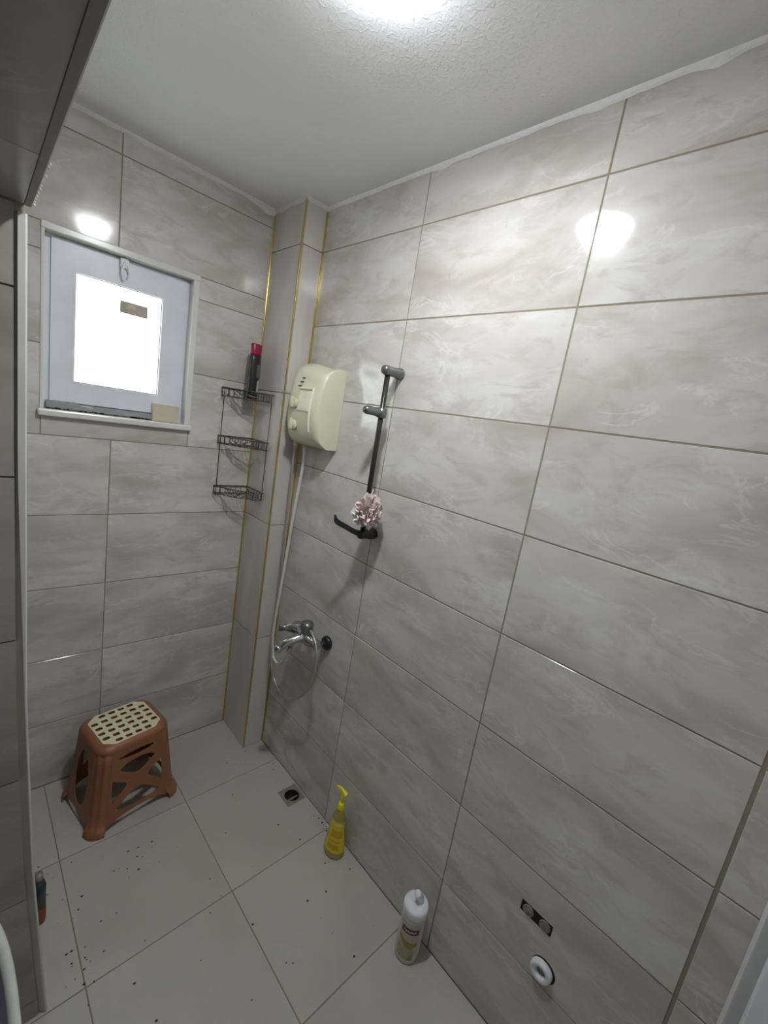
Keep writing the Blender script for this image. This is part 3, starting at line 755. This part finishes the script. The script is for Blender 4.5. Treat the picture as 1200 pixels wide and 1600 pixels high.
for z in (.236, .022, -.212): tier(z)
bm = bmesh.new(); rk_w(bm, [(-.158,-.006,.236),(-.158,-.006,-.225)], .0019); from_bm('support_wire', bm, M['wire'], rk, smooth=True)
bm = bmesh.new(); rk_w(bm, [(-.006,-.158,.236),(-.006,-.158,-.212)], .0017); from_bm('support_wire', bm, M['wire'], rk, smooth=True)

# shampoo bottle on the top tier
sb = empty('shampoo_bottle', (COLX-.070, WY-.090, 1.7385), math.radians(35)); tag(sb, 'black shampoo bottle with dark red cap on the top rack tier', 'bottle')
lathe('bottle_body', M['black'], [(0,0),(.028,0),(.033,.006),(.034,.02),(.035,.10),(.034,.165),(.032,.188),(.030,.190),(0,.190)], sb, sy=.62, seg=36)
lathe('cap', M['red_cap'], [(0,.190),(.032,.190),(.032,.196),(.033,.232),(.031,.236),(0,.237)], sb, sy=.62, seg=36)
def curved_patch(name, m, parent, prof_r, sy, a0, a1, z0, z1, shape=None, off=.0006, n=16, nz=6):
    bm = bmesh.new(); rows = []
    for j in range(nz+1):
        z = z0+(z1-z0)*j/nz; row = []
        for k in range(n+1):
            t = k/n; aa = a0+(a1-a0)*t; zz = z if shape is None else shape(t, j/nz, z)
            r = prof_r(zz)+off; row.append(bm.verts.new((r*math.cos(aa), r*sy*math.sin(aa), zz)))
        rows.append(row)
    for A, B in zip(rows, rows[1:]):
        for k in range(n): bm.faces.new((A[k], A[k+1], B[k+1], B[k]))
    return from_bm(name, bm, m, parent, smooth=True, norm=False)
rb = lambda z: .0353
A0 = -PI/2-.0
curved_patch('label_print', M['grey_print'], sb, rb, .62, A0-.45, A0+.75, .095, .150)
curved_patch('label_print', M['white_print'], sb, rb, .62, A0-.20, A0+.35, .030, .085, lambda t, j, z: z+.012*(t-.5))
curved_patch('label_print', M['white_print'], sb, lambda z: .0345, .62, A0-1.4, A0+1.4, .010, .013)

# ---------------------------------------------------------------- stool
ST_H = .352; ang = math.radians(9.5)
st = empty('plastic_stool', (-.648, 1.757, 0), ang); tag(st, 'terracotta plastic stool with cream perforated seat standing by window wall', 'stool')
def hA(z): return .170-.034*(z/ST_H)       # half size along x
def hB(z): return .150-.031*(z/ST_H)
RC = .052
def shell_pt(side, s, z, inset=0.0):
    """point on a side panel; s in metres from the centre of the face measured at the base scale"""
    A_, B_ = hA(z)-inset, hB(z)-inset
    if side == 'front': return Vector((s, -B_, z))
    if side == 'back': return Vector((-s, B_, z))
    if side == 'left': return Vector((-A_, -s, z))
    return Vector((A_, s, z))
def smooth_loop(pts, n=5): return [(p.x, p.y) for p in catmull([(a_, b_, 0) for a_, b_ in pts], n, True)]
ztop = ST_H-.020
def panel(side, holes, arch):
    half = (lambda z: (hA(z) if side in ('front','back') else hB(z))-RC+.004)
    n = 10
    outer = [(-half(.016)*(1-2*k/n), .016+arch*math.sin(PI*k/n)**.6) for k in range(n+1)]
    outer += [(half(.016+(ztop-.016)*k/n), .016+(ztop-.016)*k/n) for k in range(1, n+1)]
    outer += [(half(ztop)*(1-2*k/n), ztop) for k in range(1, n)]
    outer += [(-half(ztop-(ztop-.016)*k/n), ztop-(ztop-.016)*k/n) for k in range(0, n)]
    plate('side_panel', M['terracotta'], outer, holes, .0030, lambda x, y, z: shell_pt(side, x, y, z+.0018), st)
lens = lambda cx, cy, hw_, hh, tilt=0: smooth_loop([(cx+hw_*math.cos(t)*1, cy+hh*math.sin(t)*(1-.25*abs(math.cos(t)))+tilt*math.cos(t)) for t in [2*PI*k/10 for k in range(10)]], 3)
lattice = [lens(0, .292, .070, .012), smooth_loop([(-.066,.243),(-.030,.262),(.030,.262),(.066,.243),(.030,.214),(0,.200),(-.030,.214)], 4),
           smooth_loop([(-.093,.205),(-.080,.200),(-.040,.168),(-.080,.128),(-.096,.110),(-.098,.150)], 4), smooth_loop([(.093,.205),(.080,.200),(.040,.168),(.080,.128),(.096,.110),(.098,.150)], 4),
           smooth_loop([(-.072,.088),(-.030,.122),(.0,.134),(.030,.122),(.072,.088),(.080,.070),(0,.060),(-.080,.070)], 4)]
for sd in ('front', 'back'): panel(sd, lattice, .030)
oval = [smooth_loop([(0,.300),(.032,.270),(.052,.200),(.050,.130),(.034,.082),(0,.062),(-.034,.082),(-.050,.130),(-.052,.200),(-.032,.270)], 4)]
for sd in ('left', 'right'): panel(sd, oval, .022)
# fluted corner legs with flared feet
def corner(sx, sy):
    bm = bmesh.new(); rows_o = []; nseg = 22
    zs_ = [0, .004, .022, .030, .038, .08, .15, .22, .28, ztop]
    for z in zs_:
        fl_ = .010 if z <= .024 else (.005 if z <= .031 else 0)
        A_, B_ = hA(z)+fl_, hB(z)+fl_; row = []
        for k in range(nseg+1):
            t = k/nseg*PI/2; fd_ = .0045*abs(math.sin(t*2*3.0)) if z > .034 else .001
            r = RC+fl_*.3-fd_*(1 if 0 < k < nseg else 0)
            row.append((sx*(A_-RC+r*math.cos(t)), sy*(B_-RC+r*math.sin(t)), z))
        rows_o.append(row)
    V1 = [[bm.verts.new(p) for p in row] for row in rows_o]
    V2 = [[bm.verts.new((p[0]-sx*.003*math.cos(k/nseg*PI/2), p[1]-sy*.003*math.sin(k/nseg*PI/2), p[2])) for k, p in enumerate(row)] for row in rows_o]
    nr = len(zs_)
    for i in range(nr-1):
        for k in range(nseg):
            bm.faces.new((V1[i][k], V1[i][k+1], V1[i+1][k+1], V1[i+1][k])); bm.faces.new((V2[i][k+1], V2[i][k], V2[i+1][k], V2[i+1][k+1]))
        for k in (0, nseg): bm.faces.new((V1[i][k], V1[i+1][k], V2[i+1][k], V2[i][k]))
    for i in (0, nr-1):
        for k in range(nseg): bm.faces.new((V1[i][k], V1[i][k+1], V2[i][k+1], V2[i][k]))
    o = from_bm('leg', bm, M['terracotta'], st)
    for p in o.data.polygons: p.use_smooth = True
for sx in (-1, 1):
    for sy in (-1, 1): corner(sx, sy)
# rounded top rim
def rr_loop(A_, B_, r, n=10):
    out = []
    for cx, cy, a0 in ((A_-r,B_-r,0), (-(A_-r),B_-r,PI/2), (-(A_-r),-(B_-r),PI), (A_-r,-(B_-r),3*PI/2)):
        for k in range(n+1): t = a0+PI/2*k/n; out.append((cx+r*math.cos(t), cy+r*math.sin(t)))
    return out
def octo(A_, B_, c_): return [(A_-c_,-B_),(A_,-B_+c_*.9),(A_,B_-c_*.9),(A_-c_,B_),(-A_+c_,B_),(-A_,B_-c_*.9),(-A_,-B_+c_*.9),(-A_+c_,-B_)]
bm = bmesh.new(); prof = [(0, ztop-.004), (0, ztop), (.003, ztop+.008), (.010, ztop+.015), (.020, ST_H)]
rings = []
for ins, z in prof:
    rings.append([bm.verts.new((x, y, z)) for x, y in rr_loop(hA(ztop)-ins, hB(ztop)-ins, RC-ins*.4)])
for A_, B_ in zip(rings, rings[1:]):
    L_ = len(A_)
    for k in range(L_): bm.faces.new((A_[k], A_[(k+1)%L_], B_[(k+1)%L_], B_[k]))
o = from_bm('top_edge', bm, M['terracotta'], st, smooth=True)
SA, SB, SC = .110, .103, .034
plate('top_rim', M['terracotta'], rr_loop(hA(ztop)-.019, hB(ztop)-.019, RC-.008), [octo(SA-.001, SB-.001, SC)], .003, lambda x, y, z: Vector((x, y, ST_H-.0015+z)), st)
holes = []
for i in range(6):
    for j in range(6):
        if i in (0, 5) and j in (0, 5): continue
        cx, cy = (i-2.5)*.0365, (j-2.5)*.0345
        holes.append(rr_loop(.0125, .0098, .0055, 3)); holes[-1] = [(cx+x+.0035*((j % 2)-.5), cy+y) for x, y in holes[-1]]
plate('seat_insert', M['seat_cream'], octo(SA, SB, SC), holes, .005, lambda x, y, z: Vector((x, y, ST_H-.0003+z)), st)
# dark underside web below the holes
plate('seat_web', M['terracotta'], octo(SA, SB, SC), [], .003, lambda x, y, z: Vector((x, y, ST_H-.012+z)), st)

# ---------------------------------------------------------------- yellow pump bottle
yb = empty('soap_bottle', (-.052, 1.018, 0), math.radians(-90)); tag(yb, 'clear pump bottle of yellow soap with yellow head beside the wall', 'bottle')
lathe('bottle_body', M['liquid'], [(0,0),(.043,.0),(.048,.005),(.047,.03),(.040,.075),(.033,.120),(.030,.150),(.026,.170),(.017,.195),(.014,.205),(0,.205)], yb, sx=1, sy=.80, seg=36)
def ry(z):
    P = [(0,.043),(.005,.048),(.03,.047),(.075,.040),(.12,.033),(.15,.030),(.17,.026)]
    for (a_, ra), (b_, rb_) in zip(P, P[1:]):
        if a_ <= z <= b_: return ra+(rb_-ra)*(z-a_)/(b_-a_)
    return .019
YO = math.radians(47)
curved_patch('label', M['yellow_label'], yb, ry, .80, YO-PI*.93, YO-PI*.12, .030, .160, off=.0012, n=20, nz=10)
curved_patch('label_print', M['orange_label'], yb, ry, .80, YO-PI*.75, YO-PI*.30, .095, .125, off=.0019)
curved_patch('label_print', M['orange_label'], yb, ry, .80, YO-PI*.80, YO-PI*.35, .075, .081, off=.0019)
curved_patch('label_print', M['seat_cream'], yb, ry, .80, YO-PI*.70, YO-PI*.32, .146, .151, off=.0019)
curved_patch('label_print', M['orange_label'], yb, ry, .80, YO-PI*.80, YO-PI*.40, .045, .066, off=.0019)
lathe('collar', M['yellow'], [(0,.203),(.014,.203),(.0145,.206),(.0135,.228),(.009,.232),(0,.232)], yb, seg=24)
lathe('pump_stem', M['yellow'], [(.0055,.23),(.0055,.272)], yb, seg=14)
bm = bmesh.new()
pts = catmull([(.016,.004,.275), (.004,.002,.281), (-.014,0,.287), (-.030,-.002,.284), (-.038,-.003,.280)], 6)
add_tube(bm, pts, lambda t: .011-.0075*t, 12)
from_bm('pump_head', bm, M['yellow'], yb, smooth=True)

# ---------------------------------------------------------------- white shampoo bottle
wb = empty('shower_gel_bottle', (-.066, .590, 0), math.radians(-28)); wb.scale = (1.06, 1.06, 1.0); tag(wb, 'white bottle with flip-top cap and maroon label band on floor', 'bottle')
WR = lambda z: .0385 if z > .02 else .036
lathe('bottle_body', M['bottle_white'], [(0,0),(.034,0),(.0375,.005),(.0385,.02),(.0385,.165),(.0375,.176),(.034,.180),(0,.180)], wb, seg=40)
cp = lathe('cap', M['cap_white'], [(0,.180),(.0385,.180),(.0395,.184),(.0395,.204),(.037,.210),(.030,.212),(0,.212)], wb, seg=40)
bm = bmesh.new()
A_ = [(-.008,.012,.211),(.012,.010,.211),(.012,-.010,.211),(-.008,-.012,.211)]
add_tube(bm, catmull([(.012,.004,.212), (.008,.002,.228), (-.002,-.002,.246), (-.006,-.003,.252)], 5), lambda t: .014-.003*t, 12)
o = from_bm('flip_spout', bm, M['cap_white'], cp, smooth=True)
LA = math.radians(-148+28)
curved_patch('label', M['bottle_pink'], wb, WR, 1, LA-.95, LA+.95, .020, .168, off=.0006, n=24)
curved_patch('label_print', M['maroon'], wb, WR, 1, LA-.75, LA+.70, .128, .150, off=.0012)
curved_patch('label_print', M['bottle_pink'], wb, WR, 1, LA-.55, LA+.45, .136, .142, lambda t, j, z: z+.002*math.sin(t*22), off=.0018, n=30)
curved_patch('label_print', M['gold_print'], wb, WR, 1, LA-.80, LA+.72, .083, .098, lambda t, j, z: z-.014*math.sin(PI*t)+.012*(j-.5)*math.sin(PI*t)+.016*(1-t), off=.0012)
curved_patch('label_print', M['tan_print'], wb, WR, 1, LA-.90, LA+.60, .024, .072, off=.0010)
curved_patch('label_print', M['gold_print'], wb, WR, 1, LA+.05, LA+.62, .022, .048, lambda t, j, z: .022+(z-.022)*math.sin(PI*t), off=.0016)

# ---------------------------------------------------------------- teal container half hidden by the left wall edge
tb = empty('small_container', (-.9665, 1.385, 0)); tag(tb, 'narrow dark teal and rust container half hidden behind white wall edge', 'container')
lathe('container_body', M['teal'], [(0,.060),(.0185,.060),(.0185,.14),(.014,.155),(0,.156)], tb, seg=20)
lathe('container_base', M['rust'], [(0,0),(.0185,0),(.019,.004),(.0188,.061),(0,.061)], tb, seg=20)
lathe('container_cap', M['drain_metal'], [(0,.155),(.011,.155),(.011,.185),(0,.186)], tb, seg=16)

# ---------------------------------------------------------------- floor drain
dn = empty('floor_drain', (-.053, 1.339, 0)); tag(dn, 'open square floor drain with round hole and no grate', 'drain')
plate('drain_frame', M['drain_metal'], rect(-.0465,.0465,-.0465,.0465), [circle(.002,0,.036,32)], .003, lambda x, y, z: Vector((x, y, z-.0045)), dn)
lathe('drain_ring', M['drain_metal'], [(.0335,-.006),(.0345,.0005),(.0375,.0005),(.0385,-.006)], dn, Matrix.Translation((.002,0,0)), 36, cap=False)
lathe('drain_cup', M['drain_dark'], [(.0360,-.0035),(.035,-.03),(.030,-.045),(.012,-.05),(0,-.05)], dn, Matrix.Translation((.002,0,0)), 32, cap=False)
box('drain_bridge', M['drain_metal'], -.030, .034, -.004, .003, -.024, -.019, .001, dn)
lathe('drain_pipe', M['black_matte'], [(0,-.046),(.014,-.046),(.014,-.040),(0,-.040)], dn, Matrix.Translation((-.010,.014,0)), 20)

# ---------------------------------------------------------------- wall services near the floor
# slot: dark recess with two capped water inlets
sl = empty('water_inlet_slot', (0, .259, .4665)); tag(sl, 'black rectangular slot with two capped water inlets in lower right wall', 'water inlet')
bx0 = box('slot_back', M['black_matte'], -.0002, .0012, -.0455, .0455, -.0172, .0172, parent=sl)
for yy in (.0225, -.0265):
    pf = lathe('inlet_plug', M['drain_metal'], [(.0155,0),(.0155,.003),(.0135,.004),(.0125,.002),(.010,.002),(.009,.0035),(0,.0035)], sl, axis_mtx((-.0008, yy, .0005), (-1,0,0)), 28)
dp = empty('waste_pipe', (0, .207, .3425)); tag(dp, 'white round waste pipe collar in a dark wall opening', 'pipe')
lathe('pipe_gap', M['black_matte'], [(0,0),(.0338,0),(.0338,.001),(0,.001)], dp, axis_mtx((.0008,0,0), (-1,0,0)), 32)
lathe('pipe_collar', M['cap_white'], [(.0125,-.0),(.0125,.006),(.016,.014),(.024,.0155),(.0285,.013),(.0300,.008),(.0305,0)], dp, axis_mtx((-.0003,.003,-.003), (-1,0,0)), 40, cap=False)
lathe('pipe_bore', M['sealant'], [(0,0),(.0128,0),(.0128,.002),(0,.002)], dp, axis_mtx((-.0004,.003,-.003), (-1,0,0)), 28)

# ---------------------------------------------------------------- washbasin whose rim crosses the lower left corner
ws = empty('washbasin', (-1.229, .53, .80), math.radians(-1.5)); SQ[0] = 3.2; tag(ws, 'white ceramic washbasin rim cut by the lower left frame corner', 'washbasin')
prof_o = [(.0,-.16),(.07,-.155),(.12,-.10),(.148,-.03),(.155,-.004),(.155,.0),(.152,.004),(.144,.004),(.141,-.002)]
lathe('basin_bowl', M['ceramic'], prof_o, ws, seg=64, sy=2.25, cap=False)
lathe('basin_inside', M['violet'], [(.1415,-.002),(.130,-.04),(.095,-.10),(.05,-.13),(.0,-.135)], ws, seg=64, sy=2.25, cap=False)
SQ[0] = 2.0
lathe('pedestal', M['ceramic'], [(.0,-.7985),(.10,-.7985),(.095,-.77),(.065,-.70),(.06,-.3),(.075,-.155),(0,-.155)], ws, seg=40)

# ---------------------------------------------------------------- dirt crumbs on the floor
bm = bmesh.new(); rnd = random.Random(11)
spots = []
for _ in range(75): spots.append((rnd.uniform(-.95,-.03), rnd.uniform(.5,1.55)))
for _ in range(42): spots.append((rnd.gauss(-.905,.025), rnd.uniform(.85,1.62)))
for _ in range(12): spots.append((rnd.gauss(-.022,.012), rnd.gauss(1.14,.03)))
for _ in range(14): spots.append((rnd.uniform(-.75,-.6), rnd.uniform(1.35,1.5)))
for _ in range(10): spots.append((rnd.uniform(-.4,-.1), rnd.uniform(1.4,1.7)))
for x, y in spots:
    x = max(-.955, min(-.006, x)); s = rnd.choice([.0014,.002,.0026,.0034,.0046])
    nv = 6; a0 = rnd.uniform(0, 6); el = rnd.uniform(.45, 1)
    base = [bm.verts.new((x+s*math.cos(a0+k*PI/3)*rnd.uniform(.7,1.3), y+el*s*math.sin(a0+k*PI/3)*rnd.uniform(.7,1.3), .0003)) for k in range(nv)]
    tp = bm.verts.new((x, y, s*.55+.0004))
    for k in range(nv): bm.faces.new((base[k], base[(k+1)%nv], tp))
    bm.faces.new(base[::-1])
o = from_bm('dirt_crumbs', bm, M['dirt']); tag(o, 'small dark dirt crumbs scattered over the cream floor tiles', 'dirt', kind='stuff')
